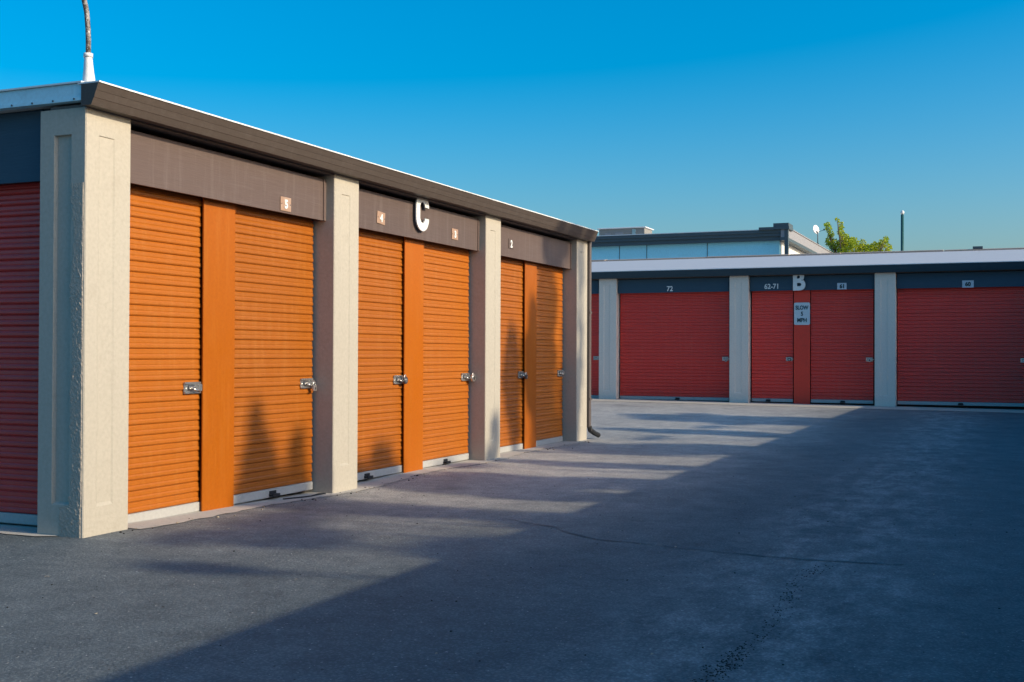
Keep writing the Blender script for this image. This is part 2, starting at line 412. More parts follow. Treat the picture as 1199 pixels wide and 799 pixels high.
def storage(name, root, T, pillars, W, bays, H=2.75, hz=(2.34, 2.70), gut=(2.75, 2.885), gu=(0, 1), doors='orange', first=True, z0=-.1, door0=.0, skip=(), latch_z=.93, latch_w=.185, pitch=.0755, with_gutter=True, plaster='cream', trim=('header', 'gutter')):
    for i, u in enumerate(pillars):
        if i in skip: continue
        b = pillar_mesh(W, .44, z0, H, (.115, .265, .2, 2.588, .007))
        b.build('pillar', M[plaster], root, T @ Matrix.Translation((u, 0, 0)))
    seed = 0
    for k, items in enumerate(bays):
        a = pillars[k] + W; c = pillars[k + 1]
        b = MB()
        b.extrude_u([(.078, hz[0]), (.078, hz[1] - .006), (.084, hz[1]), (.24, hz[1]), (.24, hz[0] + .02), (.10, hz[0] + .02), (.10, hz[0])], a + .012, c - .055)
        b.box(c - .053, c - .002, .082, .24, hz[0] + .002, hz[1] - .003)
        b.box(c - .062, c - .046, .070, .0775, hz[0] + .002, hz[1] - .003)
        b.build('header', M[trim[0]], root, T)
        for it in items:
            seed += 1
            if it[0] == 'door':
                kw = it[3] if len(it) > 3 else {}
                kw = dict(dict(seed=seed + int(abs(T.translation.x) * 3), latch_z=latch_z, latch_w=latch_w, pitch=pitch), **kw)
                door(root, T, it[1], it[2], door0, hz[0] + .02, M[doors], **kw)
            else:
                b = MB(); b.box(it[1], it[2], .158, .174, z0, hz[0] + .018, bev=.003)
                b.build('center_post', M[doors + '_post'], root, T)
    if with_gutter:
        g0, g1 = gut
        b = MB(); h = g1 - g0
        b.extrude_u([(.0, g0 + .001), (-.082, g0), (-.088, g0 + .012 * 1), (-.103, g0 + .33 * h), (-.1065, g0 + .35 * h), (-.121, g0 + .66 * h), (-.1235, g0 + .68 * h), (-.139, g0 + .97 * h), (-.141, g1), (.0, g1)], gu[0], gu[1])
        b.build('gutter', M[trim[1]], root, T)
        b = MB(); r = random.Random(len(pillars)); u = gu[0]
        while u < gu[1] - .01:
            v = min(u + 3.02, gu[1]); j = r.uniform(-.003, .004)
            b.box(u + .001, v - .001, -.146 + j, .03, g1 + .002, g1 + .0135 + j)
            u = v
        b.build('drip_edge', M['white_metal'], root, T)
        b = MB(); b.box(gu[0] + .05, gu[1] - .05, .003, .30, g0 - .012, g0 + .02)
        b.build('soffit', M['brown'], root, T)

# ------------------------------------------------------------------ building C (orange doors)
W = .415
bC = empty('storage_building', (0, 0, 0), 'long storage building with orange roll-up doors between cream pillars, letter C on its middle header', 'storage building')
Pc = [0, 2.963, 6.148, 9.134]
storage('C', bC, I4, Pc, W,
        [[('door', .43, 1.400, dict(handle=False)), ('post', 1.386, 1.773), ('door', 1.76, 2.930, dict(handle_u=2.33))],
         [('door', 3.395, 4.572, dict(handle_u=3.86)), ('post', 4.543, 4.948), ('door', 4.935, 6.112, dict(handle_u=5.52))],
         [('door', 6.58, 7.730, dict(handle_u=6.72)), ('post', 7.681, 8.065), ('door', 8.052, 9.098, dict(handle=False))]],
        gu=(-.045, 9.60), skip=(0,))
b = pillar_mesh(W, .386, -.1, 2.75, (.115, .265, .2, 2.588, .007), (.118, .262, .215, 2.585, .024))
b.build('pillar', M['cream'], bC)
def rough_edge():
    r = random.Random(4); b = MB(); nz, ny = 130, 12; V = []
    for i in range(nz + 1):
        z = -.05 + 2.32 * i / nz
        far = .205 if z < .205 else .112
        far += r.gauss(0, .006) + .012 * math.sin(z * 9) * (z > .205)
        top = (1 - sst2((z - 1.5) / .75)) * .6 + .4
        V.append([b.bm.verts.new(((-.0035 - abs(r.gauss(0, .0015)) * top) if 0 < j < ny else .003, .009 + (far - .009) * j / ny, z)) for j in range(ny + 1)])
    for i in range(nz):
        for j in range(ny): b.bm.faces.new((V[i][j], V[i][j + 1], V[i + 1][j + 1], V[i + 1][j]))
    o = b.build('rough_render', M['cream_rough'], bC); o['label'] = 'rough chipped plaster edge'
def sst2(t): t = min(max(t, 0), 1); return t * t * (3 - 2 * t)
rough_edge()
# end wall with red doors (faces -X)
TE = Matrix.Rotation(R(-90), 4, 'Z')
def end_bays():
    # u = -y ; pillars from the back to the front corner, whose pillar exists already
    Pe = [-9.15, -6.1, -3.05, -.386]
    storage('Cend', bC, TE, Pe, .40, [[('door', Pe[k] + .41, Pe[k + 1] - .03, dict(latch=False))] for k in range(3)], hz=(2.315, 2.784), trim=('shaded_header', 'gutter'), doors='red_deep', skip=(3,), with_gutter=False, door0=.03, H=2.79)
end_bays()
b = MB()   # pale metal flashing with a screwed lower flange along the end wall
b.box(-9.2, .0, -.030, .02, 2.807, 2.896)
b.box(-9.2, -.001, -.040, .02, 2.786, 2.8065)
for k in range(52):
    b.tube([(-.06 - k * .175, -.0415, 2.797), (-.06 - k * .175, -.0455, 2.797)], .0065, 8, m=1)
b.build('end_flashing', [M['galv'], M['steel_dark']], bC, TE)
b = MB(); b.box(-9.2, -.0, -.046, .03, 2.898, 2.908)
b.build('end_drip_edge', M['white_metal'], bC, TE)
b = MB(); b.box(.30, 9.50, .285, 8.9, -.1, 2.77); b.build('wall', M['inner'], bC)
b = MB(); b.box(9.505, 9.545, .45, 9.15, -.1, 2.78); b.build('end_wall', M['block'], bC)
b = MB(); b.box(.3, 9.5, 8.91, 9.15, -.1, 2.78); b.build('rear_wall', M['block'], bC)
b = MB(); b.extrude_u([(.032, 2.79), (.032, 2.890), (9.2, 2.80), (9.2, 2.75)], .022, 9.58); b.build('roof', M['roofflat'], bC)
dn = MB(); dn.box(9.562, 9.630, -.035, .045, .17, 2.76, bev=.006)
o = dn.build('downspout', M['brown'], bC)
b = MB(); b.tube([(9.596, -.02, .185), (9.60, -.03, .135), (9.72, -.05, .085), (9.84, -.07, .048)], .036, 8, smooth=False)
child(b.build('outlet_elbow', M['black'], bC), o)
for z in (1.75, .55):
    b = MB(); b.box(9.556, 9.636, -.041, .051, z, z + .03); child(b.build('strap', M['brown'], bC), o)

# ------------------------------------------------------------------ building B (red doors)
XB, YB, ZB = 19.284, 9.10, .150
bB = empty('storage_building', (XB, YB, ZB), 'far storage building across the end of the lane with red roll-up doors and letter B', 'storage building')
bB.rotation_euler = (0, 0, R(-90))
uB = lambda y: YB - y
Pb = [uB(9.10), uB(6.13), uB(3.16), uB(.185), uB(-2.83), uB(-5.79), uB(-8.75)]
def one(k, **kw): return [('door', Pb[k] + W + .02, Pb[k + 1] - .045, kw)]
storage('B', bB, I4, Pb, W,
        [one(0), one(1), [('door', uB(2.715), uB(.235), dict(handle_u=uB(1.38)))],
         [('door', uB(-.262), uB(-1.140), dict(handle_u=uB(-.62))), ('post', uB(-1.163), uB(-1.502)), ('door', uB(-1.515), uB(-2.785), dict(handle_u=uB(-2.17)))],
         [('door', uB(-3.262), uB(-5.735), dict(handle_u=uB(-4.48)))], one(5)],
        H=2.733, hz=(2.405, 2.715), gut=(2.735, 2.880), gu=(-.1, uB(-9.3)), plaster='cream_grey', trim=('shaded_header', 'shaded_gutter'), doors='red', door0=.022, latch_z=.945, latch_w=.135, pitch=.0755)
b = MB(); b.box(.2, uB(-9.0), .285, 9.6, -.2, 2.73); b.build('wall', M['inner'], bB)
b = MB(); b.extrude_u([(-.10, 2.884), (-.10, 2.9005), (4.95, 3.555), (10.0, 2.9005), (10.0, 2.884)], -.12, uB(-9.28))
b.build('roof', M['roofmetal'], bB)
b = MB(); rr = random.Random(9); u = -.12
while u < uB(-9.28):
    w = rr.uniform(1.2, 2.9); j = rr.uniform(-.008, .008)
    b.extrude_u([(4.72, 3.530 + j), (4.72, 3.562 + j), (4.95, 3.592 + j), (5.18, 3.562 + j), (5.18, 3.530 + j)], u, min(u + w - .03, uB(-9.28)))
    u += w
o = b.build('ridge_cap', M['ridge'], bB)
b = MB(); b.box(uB(-4.80), uB(-4.58), 4.8, 5.05, 3.575, 3.635); child(b.build('ridge_vent', M['slate'], bB), o)

# ------------------------------------------------------------------ building A (outside the frame on the right; its eave casts the straight shadow)
bA = empty('storage_building', (24.0, -2.37 - 2.888 / math.tan(R(25)) - .146, 0), 'long storage building across the lane whose straight roof edge shades the asphalt', 'storage building')
bA.rotation_euler = (0, 0, R(180))
Pa = [.02 + 3.02 * k for k in range(13)]
storage('A', bA, I4, Pa, W, [[('door', Pa[k] + W + .02, Pa[k + 1] - .045, dict(handle=False))] for k in range(12)], gu=(-.05, Pa[-1] + .46), doors='red')
b = MB(); b.box(.2, Pa[-1] + .2, .285, 8.9, -.1, 2.73); b.build('wall', M['block'], bA)
b = MB(); b.extrude_u([(.032, 2.79), (.032, 2.890), (9.0, 2.80), (9.0, 2.74)], .0, Pa[-1] + .42); b.build('roof', M['roofflat'], bA)

# ------------------------------------------------------------------ lettering
def text_bm(body, size, extrude, bold=0.0, sx=1.0):
    cu = bpy.data.curves.new('lettering', 'FONT'); cu.body = body; cu.size = size; cu.extrude = extrude; cu.offset = bold
    cu.align_x = 'CENTER'; cu.align_y = 'CENTER'; cu.resolution_u = 6
    ob = bpy.data.objects.new('lettering', cu); COL.objects.link(ob)
    dg = bpy.context.evaluated_depsgraph_get(); me = bpy.data.meshes.new_from_object(ob.evaluated_get(dg))
    bm = bmesh.new(); bm.from_mesh(me); bpy.data.objects.remove(ob); bpy.data.curves.remove(cu); bpy.data.meshes.remove(me)
    mn = [min(v.co[i] for v in bm.verts) for i in range(2)]; mx = [max(v.co[i] for v in bm.verts) for i in range(2)]
    bm.transform(Matrix.Diagonal((sx, 1, 1, 1)) @ Matrix.Translation((-(mn[0] + mx[0]) / 2, -(mn[1] + mx[1]) / 2, 0)))
    bm.transform(Matrix.Rotation(R(90), 4, 'X'))       # now u, -d out, z up
    return bm
FB = Matrix.Rotation(R(-90), 4, 'Z')                   # facing of building B
def facing(x, y, z, rot=None): return Matrix.Translation((x, y, z)) @ (rot if rot else I4)

def plate(body, x, y, z, rot, label, mats, w=.15, h=.115, size=.095, tilt=0):
    root = empty('number_plate', (x, y, z), label, 'number plate', 'unit number plates on the headers')
    T = rot @ Matrix.Rotation(R(tilt), 4, 'Y')
    b = MB(); b.box(-w / 2, w / 2, -.006, .0, -h / 2, h / 2, bev=.0015)
    for s in (-1, 1): b.tube([(s * (w / 2 - .014), -.0055, 0), (s * (w / 2 - .014), -.009, 0)], .005, 8, m=1)
    b.build('plate', [mats[0], M['steel_dark']], root, T)
    b = MB(); b.merge(text_bm(body, size, .002, size * .05, .95)); b.bm.transform(Matrix.Translation((0, -.0085, 0)))
    b.build('digits', mats[1], root, T)
cp = (M['copper'], M['white_paint'])
plate('5', 2.330, .0765, 2.412, I4, 'copper number plate reading 5 on the header nearest the corner pillar', cp)
plate('4', 3.905, .0765, 2.470, I4, 'copper number plate reading 4, left of the white letter C', cp, tilt=4)
plate('3', 5.500, .0765, 2.468, I4, 'copper number plate reading 3, right of the white letter C', cp)
plate('2', 7.030, .0765, 2.500, I4, 'number plate reading 2 on the farthest brown header', (M['header'], M['white_paint']), size=.115)
plate('61', XB + .0765, -2.165, 2.625, FB, 'small pale plate reading 61, right of the letter B', (M['plate_blue'], M['sign_ink']), w=.19, h=.135, size=.11)
plate('60', XB + .0765, -4.62, 2.622, FB, 'wide pale plate reading 60 above the rightmost red door', (M['plate_blue'], M['sign_ink']), w=.215, h=.145, size=.11)

def number(body, y, z, label, size):
    b = MB(); b.merge(text_bm(body, size, .004, size * .02, .92))
    o = b.build('unit_number', M['white_paint'], None, facing(XB + .073, y, z, FB))
    tag(o, label, 'unit number', 'white unit numbers on the far header')
number('72', 1.53, 2.640, 'white number 72 above the wide red door at the left', .155)
number('62-71', -.70, 2.650, 'white numbers 62-71, left of the letter B', .150)

# big white letter C: condensed sheet letter, partly in front of the soffit
def letter_C():
    root = empty('building_letter', (4.684, .035, 2.42), 'large white condensed letter C fixed over the middle orange doors', 'letter', 'white building letters')
    w, h, s = .275, .375, .082
    out, inn = [], []
    def arc(cx, cz, r, a0, a1, n=14): return [(cx + r * math.cos(R(a0 + (a1 - a0) * i / n)), cz + r * math.sin(R(a0 + (a1 - a0) * i / n))) for i in range(n + 1)]
    r = w / 2; ri = r - s
    top, bot = h / 2 - r, -h / 2 + r
    outer = [(r, .055)] + arc(0, top, r, 0, 180) + arc(0, bot, r, 180, 360) + [(r, -.055)]
    inner = [(ri, -.055)] + arc(0, bot, ri, 360, 180) + arc(0, top, ri, 180, 0) + [(ri, .055)]
    b = MB(); n = len(outer); inn = inner[::-1]
    for d in (0, .012):
        for i in range(n - 1):
            b.face([(outer[i][0], d, outer[i][1]), (outer[i + 1][0], d, outer[i + 1][1]), (inn[i + 1][0], d, inn[i + 1][1]), (inn[i][0], d, inn[i][1])])
    loop = outer + inner
    for i in range(len(loop)):
        p, q = loop[i], loop[(i + 1) % len(loop)]
        b.face([(p[0], 0, p[1]), (q[0], 0, q[1]), (q[0], .012, q[1]), (p[0], .012, p[1])])
    b.bm.transform(Matrix.Translation((0, 0, h / 2)))
    bmesh.ops.remove_doubles(b.bm, verts=b.bm.verts[:], dist=.0004)
    b.build('letter_face', M['white_paint'], root)
    for u in (-.062, .045):
        b = MB(); b.box(u - .006, u + .006, .0125, .044, .10, .112); b.build('mounting_stud', M['steel'], root)
letter_C()
b = MB(); b.merge(text_bm('B', .535, .008, .022, .88))
o = b.build('building_letter', M['white_paint'], None, facing(XB + .028, -1.296, 2.752, FB))
tag(o, 'large white letter B on the dark header of the far red-door building', 'letter', 'white building letters')

sg = empty('speed_sign', (XB + .150, -1.335, 2.06), 'white rectangular sign reading SLOW 5 MPH on the red post', 'sign')
b = MB()
def rrect(w, h, r, n=5):
    p = []
    for cx, cz, a in ((w / 2 - r, h / 2 - r, 0), (-w / 2 + r, h / 2 - r, 90), (-w / 2 + r, -h / 2 + r, 180), (w / 2 - r, -h / 2 + r, 270)):
        p += [(cx + r * math.cos(R(a + 90 * i / n)), cz + r * math.sin(R(a + 90 * i / n))) for i in range(n + 1)]
    return p
pp = rrect(.330, .475, .03)
b.face([(x, -.004, z) for x, z in pp]); b.face([(x, 0, z) for x, z in pp[::-1]])
for i in range(len(pp)):
    p, q = pp[i], pp[(i + 1) % len(pp)]
    b.face([(p[0], -.004, p[1]), (q[0], -.004, q[1]), (q[0], 0, q[1]), (p[0], 0, p[1])])
bmesh.ops.remove_doubles(b.bm, verts=b.bm.verts[:], dist=.0003)
b.build('sign_panel', M['sign'], sg, FB)
for body, z in (('SLOW', .130), ('5', 0), ('MPH', -.135)):
    b = MB(); b.merge(text_bm(body, .118, .001, .0042, .80 if body == 'SLOW' else .86)); b.bm.transform(Matrix.Translation((0, -.006, z)))
    b.build('lettering', M['sign_ink'], sg, FB)
for z in (.205, -.205):
    b = MB(); b.tube([(0, -.004, z), (0, -.008, z)], .008, 8); b.build('bolt', M['steel'], sg, FB)

# ------------------------------------------------------------------ padlocks
def padlock(x, y, z, rot, label, disc=True, dark=False, r=.037):
    root = empty('padlock', (x, y, z), label, 'padlock', 'padlocks on the door latches')
    b = MB()
    if disc:
        b.tube([(0, .0, 0), (0, -.004, 0), (0, -.024, 0), (0, -.028, 0)], [r * .93, r, r, r * .9], 24)
        b.tube([(0, -.0275, 0), (0, -.0305, 0)], [r * .52, r * .48], 20, m=1)
    else:
        b.box(-.024, .024, -.026, 0, -.052, .0, bev=.004); b.box(-.008, .008, -.0275, -.0255, -.040, -.020, m=1)
    b.build('lock_body', [M['steel_dark'] if dark else M['steel'], M['steel'] if dark else M['steel_dark']], root, rot)
    b = MB()
    k = 10; rr = .020; zz = r * .6 if disc else -.004
    b.tube([(rr * math.cos(math.pi * i / k), -.013, zz + (rr + .012) * math.sin(math.pi * i / k)) for i in range(k + 1)], .0048, 8)
    b.build('shackle', M['steel'], root, rot)
padlock(2.880, .155, .915, I4, 'shiny padlock on the orange door left of the second pillar', disc=False)
padlock(4.520, .152, .922, I4, 'dark disc padlock on the orange door under plate 4', dark=True)
padlock(6.090, .140, .918, I4, 'round silver disc padlock beside the third cream pillar', r=.042)
padlock(7.675, .152, .930, I4, 'dark padlock on the dappled door left of the farthest orange post', disc=False, dark=True)
padlock(XB + .150, .292, ZB + .935, FB, 'silver padlock on the wide red door numbered 72', disc=False)
padlock(XB + .152, -1.075, ZB + .935, FB, 'dark disc padlock on the red door under numbers 62-71', dark=True)
padlock(XB + .152, -2.715, ZB + .930, FB, 'silver disc padlock on the red door right of the speed sign')

# ------------------------------------------------------------------ pipe on the corner of building C
pr = empty('roof_pipe', (.04, .03, 2.90), 'bent rusty metal pipe rising from a white flashing cone at the roof corner', 'pipe')
b = MB(); b.tube([(.045, .02, 2.895), (.045, .02, 2.91), (.040, .02, 3.00), (.036, .02, 3.085), (.036, .02, 3.10)], [.045, .041, .031, .024, .022], 14)
b.bm.transform(Matrix.Translation((-.04, -.03, -2.90))); b.build('flashing_cone', M['white_metal'], pr)
b = MB(); b.tube([(.036, .02, 3.06), (.036, .02, 3.18), (.032, .02, 3.26), (.020, .02, 3.36), (-.012, .02, 3.46), (-.06, .02, 3.58), (-.13, .02, 3.74), (-.20, .02, 3.92), (-.24, .02, 4.15)], .0165, 12)
b.bm.transform(Matrix.Translation((-.04, -.03, -2.90))); b.build('pipe_run', M['pipe'], pr)
b = MB(); b.tube([(.036, .02, 3.075), (.036, .02, 3.10)], .029, 14)
b.bm.transform(Matrix.Translation((-.04, -.03, -2.90))); b.build('clamp', M['white_metal'], pr)

# loose strip of door seal on the concrete
b = MB(); b.tube([(2.36, .10, .004), (2.50, .055, .006), (2.66, .03, .004), (2.80, .045, .010), (2.90, .04, .004)], .011, 6)
for i, v in enumerate(b.bm.verts): v.co.z = max(zg(v.co.x, v.co.y) + .006, v.co.z + zg(v.co.x, v.co.y))
o = b.build('door_seal', M['black']); tag(o, 'loose black rubber strip lying under the dappled orange door', 'rubber strip')

# ------------------------------------------------------------------ flat roofed building behind B
def bg():
    x0, y1, y0 = 39.3, 2.45, 16.0      # front plane, right side, left end
    top = 5.98
    bb = empty('flat_roofed_building', (x0, 8, 0), 'blue-grey flat roofed building with dark stepped fascia behind the far roof', 'building')
    T = Matrix.Translation((-x0, -8, 0))
    b = MB(); b.box(x0 + .30, 60, y1 + .32, y0, 0, top - .36); b.box(x0 + .3, 60, y1 + .323, y0, 0, 1.0)
    b.build('wall', [M['shaded_wall']], bb, T)
    for y in (9.23, 8.08, 5.6):
        b = MB(); b.box(x0 + .288, x0 + .298, y - .012, y + .012, 0, top - .40); b.build('panel_joint', M['slate'], bb, T)
    b = MB(); b.box(x0 + .32, 59.9, y1 + .25, y1 + .318, 0, top - .42); b.build('side_wall', M['whitewall'], bb, T)
    b = MB()
    b.extrude_u([(0, 0), (0, -.12), (.04, -.13), (.04, -.24), (.10, -.25), (.10, -.40), (.5, -.40), (.5, 0)], -y0, -y1 - .02)
    b.bm.transform(Matrix.Translation((x0, 0, top)) @ Matrix(((0, 1, 0, 0), (-1, 0, 0, 0), (0, 0, 1, 0), (0, 0, 0, 1))))
    b.build('front_fascia', M['slate'], bb, T)
    b = MB(); b.box(x0 - .02, 60, y1 - .02, y1 + .22, top - .30, top + .06); b.box(x0 - .03, 60, y1 - .05, y1 + .25, top + .062, top + .10); b.build('side_fascia', M['greyroof'], bb, T)
    b = MB(); b.box(x0 - .05, 60, y1 - .035, y1 + .24, top - .42, top - .303); b.build('side_trim', M['slate'], bb, T)
    b = MB(); b.box(x0 - .06, x0 + .9, y1 - .08, y1 + .50, top + .02, top + .24); b.box(x0 - .09, x0 + .9, y1 - .1, y1 + 1.05, top + .003, top + .10); b.box(x0 - .04, x0 + .12, y1 - .06, y1 + .08, top - 2.0, top)
    b.build('corner_block', M['slate'], bb, T)
    b = MB(); b.box(x0 + .3, 60, y1 + .3, y0, top - .35, top - .1); b.build('roof', M['roofflat'], bb, T)
    b = MB()
    b.box(x0 - .015, x0 + .3, y1 + .5, y0, top + .002, top + .03)
    b.build('coping', M['white_metal'], bb, T)
bg()

u = empty('rooftop_unit', (42.2, 9.8, 5.86), 'beige rooftop air unit on the blue-grey flat roof', 'air unit')
b = MB(); b.box(-.55, .55, -1.02, 1.02, 0, .66, bev=.02); b.build('casing', M['unit'], u)
b = MB(); b.box(-.62, .62, -1.08, 1.08, .662, .71, bev=.01); b.build('lid', M['white_metal'], u)
for y, w, h in ((.62, .25, .2), (.1, .35, .22), (-.55, .16, .34)):
    b = MB(); b.box(-.575, -.552, y - w / 2, y + w / 2, .28, .28 + h); b.build('side_panel', M['steel'] if w < .2 else M['greyroof'], u)

def dish():
    d = empty('satellite_dish', (50.0, 2.88, 6.0), 'small white satellite dish seen edge-on on a roof mast', 'satellite dish')
    b = MB(); b.tube([(0, 0, 0), (0, 0, .80), (0, .04, .98)], .022, 8)
    for a in (0, 120, 240): b.tube([(.28 * math.cos(R(a)), .28 * math.sin(R(a)), 0), (0, 0, .45)], .012, 6)
    b.build('mast', M['steel_dark'], d)
    b = MB(); n, k = 24, 6; rings = []
    for i in range(k + 1):
        r = .21 * i / k
        rings.append([b.bm.verts.new((r * math.cos(2 * math.pi * j / n), r * math.sin(2 * math.pi * j / n), .9 * r * r)) for j in range(n)] if i else [b.bm.verts.new((0, 0, 0))])
    for j in range(n): b.bm.faces.new((rings[0][0], rings[1][j], rings[1][(j + 1) % n]))
    for i in range(1, k):
        for j in range(n): b.bm.faces.new((rings[i][j], rings[i + 1][j], rings[i + 1][(j + 1) % n], rings[i][(j + 1) % n]))
    ret = bmesh.ops.extrude_face_region(b.bm, geom=b.bm.faces[:])
    for v in [g for g in ret['geom'] if isinstance(g, bmesh.types.BMVert)]: v.co.z -= .03
    T = Matrix.Translation((0, .10, 1.05)) @ Matrix.Rotation(R(-30), 4, 'Z') @ Matrix.Rotation(R(80), 4, 'X')
    b.build('reflector', M['dish'], d, T, smooth=True)
    b = MB(); b.tube([(.0, .02, .92), (.05, -.26, 1.02)], .010, 6); b.box(.02, .08, -.32, -.25, 1.0, 1.07); b.build('feed_arm', M['steel_dark'], d)
dish()

lp = empty('light_pole', (41, -1.615, .15), 'slim dark green pole with a small white cap rising behind the far roof', 'pole')
b = MB(); b.tube([(0, 0, 0), (0, 0, 6.40)], [.075, .055], 12); b.build('shaft', M['greenpole'], lp)
b = MB(); b.tube([(0, 0, 6.40), (0, 0, 6.44), (0, 0, 6.52), (0, 0, 6.56)], [.03, .07, .07, .03], 12); b.build('cap', M['dish'], lp)
b = MB(); b.box(-.18, .18, -.18, .18, 0, .03); b.build('base_plate', M['greenpole'], lp)

# ------------------------------------------------------------------ trees
def leaves(b, c, rad, n, size, rnd, shear=0.0, flat=1.0):
    cx, cy, cz = c; rx, ry, rz = rad
    for _ in range(n):
        while True:
            p = Vector((rnd.uniform(-1, 1), rnd.uniform(-1, 1), rnd.uniform(-1, 1)))
            if p.length < 1: break
        q = Vector((cx + p.x * rx, cy + p.y * ry, cz + p.z * rz - shear * p.y * ry))
        s = size * rnd.uniform(.6, 1.35)
        n_ = Vector((rnd.gauss(0, 1), rnd.gauss(0, 1), rnd.gauss(0, 1) * flat)).normalized()
        a = n_.orthogonal().normalized(); a = Matrix.Rotation(rnd.uniform(0, 6.28), 3, n_) @ a; e = n_.cross(a)
        b.face([q - a * s * .5, q + e * s * .30 - a * s * .05 + n_ * s * .06, q + a * s * .55, q - e * s * .30 - a * s * .05 + n_ * s * .06])

def tree(base, top_z, blobs, label, leafm, group=None, size=.16, seed=1, trunk_r=.14, shear=.0):
    """blobs: (x, y, z, rx, ry, rz, n) in world space"""
    rnd = random.Random(seed)
    root = empty('tree', base, label, 'tree', group)
    T = Matrix.Translation([-v for v in base])
    bx, by, bz = base
    b = MB()
    cx = sum(k[0] for k in blobs) / len(blobs); cy = sum(k[1] for k in blobs) / len(blobs)
    fork = bz + (top_z - bz) * .45
    pts = [(bx, by, bz - .1), (bx + .05, by, bz + (fork - bz) * .5), (bx + (cx - bx) * .3, by + (cy - by) * .3, fork), (bx + (cx - bx) * .8, by + (cy - by) * .8, fork + (top_z - fork) * .6), (cx, cy, top_z - .3)]
    b.tube(pts, [trunk_r * 1.3, trunk_r, trunk_r * .8, trunk_r * .4, trunk_r * .1], 10)
    b.build('trunk', M['bark'], root, T)
    b = MB()
    f = Vector(pts[2])
    for k in blobs:
        p = Vector(k[:3]); mid = f.lerp(p, .5) + Vector((rnd.gauss(0, .1), rnd.gauss(0, .1), rnd.uniform(0, .15)))
        b.tube([f.lerp(Vector(pts[3]), rnd.random() * .5), mid, p], [trunk_r * .34, trunk_r * .2, .012], 6)
        for _ in range(3):
            e = p + Vector((rnd.uniform(-.8, .8) * k[3], rnd.uniform(-.8, .8) * k[4], rnd.uniform(-.2, .8) * k[5])); b.tube([mid.lerp(p, rnd.random()), e], [.018, .006], 5)
    b.build('limbs', M['bark'], root, T)
    b = MB()
    for k in blobs: leaves(b, k[:3], k[3:6], int(k[6]), size, rnd, shear)
    b.build('crown', leafm, root, T)
    return root

# the tree seen over the far roof: loose upright sprays of yellow-green leaves
X0 = 52.0
def at(px, py):   # image point -> (y, z) on the plane x = X0
    dx = X0 - CAM.x
    o, r2, u2, fw = CAM, AX[0], AX[1], AX[2]
    v = fw * 1364.15 + r2 * (px - 599) + u2 * (399 - py)
    t = dx / v.x; return o.y + v.y * t, o.z + v.z * t
yaw, pit, rol = .40399, .01058, .0039
CAM = Vector((-5.7245, -5.3957, 1.195))
fw = Vector((math.cos(yaw) * math.cos(pit), math.sin(yaw) * math.cos(pit), math.sin(pit)))
rt = Vector((math.sin(yaw), -math.cos(yaw), 0)); up = rt.cross(fw)
AX = (rt * math.cos(rol) + up * math.sin(rol), up * math.cos(rol) - rt * math.sin(rol), fw)
sprays = [(969, 266, 4, 6, 50), (966, 263, 2.2, 3, 20), (971, 274, 4, 5, 55), (969, 282, 5, 6, 90), (976, 286, 7, 7, 130), (983, 263, 3, 5, 36), (982, 259, 1.8, 2.5, 16), (984, 271, 4, 5, 60), (987, 279, 6, 7, 140), (989, 287, 9, 8, 240), (996, 281, 4, 5, 60), (1003, 286, 5, 6, 80),
          (1010, 287, 4, 7, 70), (1018, 291, 6, 5, 90), (1025, 289, 7, 6, 130), (1033, 284, 5, 4, 70), (1038, 281, 3, 3.4, 34), (1040, 290, 5, 4, 60), (1000, 294, 18, 6, 240), (1025, 296, 18, 5, 200), (975, 296, 12, 5, 120)]
bl = []
rt_ = random.Random(5)
for px, py, rx, ry, n in sprays:
    y, z = at(px, py); k = .0426
    bl.append((X0 + rt_.uniform(-.6, .6), y, z, .55, rx * k, ry * k * 1.05, n * 2.2))
yb, zb = at(996, 290)
tree((X0, yb, .1), zb + .4, bl, 'yellow-green leafy tree rising in loose upright sprays behind the far roof', M['leaf_bright'], size=.105, seed=11, trunk_r=.16)

# trees behind the building on the right: they dapple the lane and the orange doors
TY = -24.0; TAN = math.tan(R(25.0))
def shade(x, h, rx, rz, n, dy=None, rnd=random.Random(21)):
    dy = rnd.uniform(-.9, .9) if dy is None else dy
    g0 = 24 * math.tan(R(17.0))                       # heights were measured with the sun at 17 degrees
    if h < g0: h = g0 + (h - g0) * TAN / math.tan(R(17.0)); rz *= 1.25
    h += 24 * TAN - g0
    return (x + 24 * math.tan(R(1.0)), TY + dy, h - dy * TAN, rx, .55, rz, int(n * (2.6 if h < 24 * TAN else 1.8)))   # the sun stands one degree towards +X
def shade_tree(bx, top, bl, label, seed):
    tree((bx, TY, 0), top + 3.8, [shade(*k) for k in bl], label, M['leaf_dark'], 'trees behind the right-hand building', size=.17, seed=seed, shear=TAN, trunk_r=.15)
shade_tree(1.75, 7.6, [(2.12, 7.05, .36, .40, 330), (2.15, 7.62, .27, .36, 230), (2.10, 8.02, .10, .26, 50), (2.72, 7.62, .13, .36, 110), (2.42, 7.46, .5, .17, 190), (2.12, 7.75, .13, .42, 80), (2.66, 7.65, .12, .32, 60), (2.50, 7.40, .25, .22, 80), (1.35, 7.16, .42, .09, 110), (1.98, 7.42, .2, .16, 90), (.55, 6.98, .40, .16, 110), (.35, 7.17, .35, .08, 70), (-.5, 6.95, .13, .16, 40), (.75, 6.62, .5, .16, 110), (2.0, 6.5, .55, .3, 260), (1.6, 5.6, 1.2, .7, 420), (1.0, 7.12, .3, .14, 60)],
           'small leafy tree with two pointed tops nearest the open end of the right-hand building', 31)
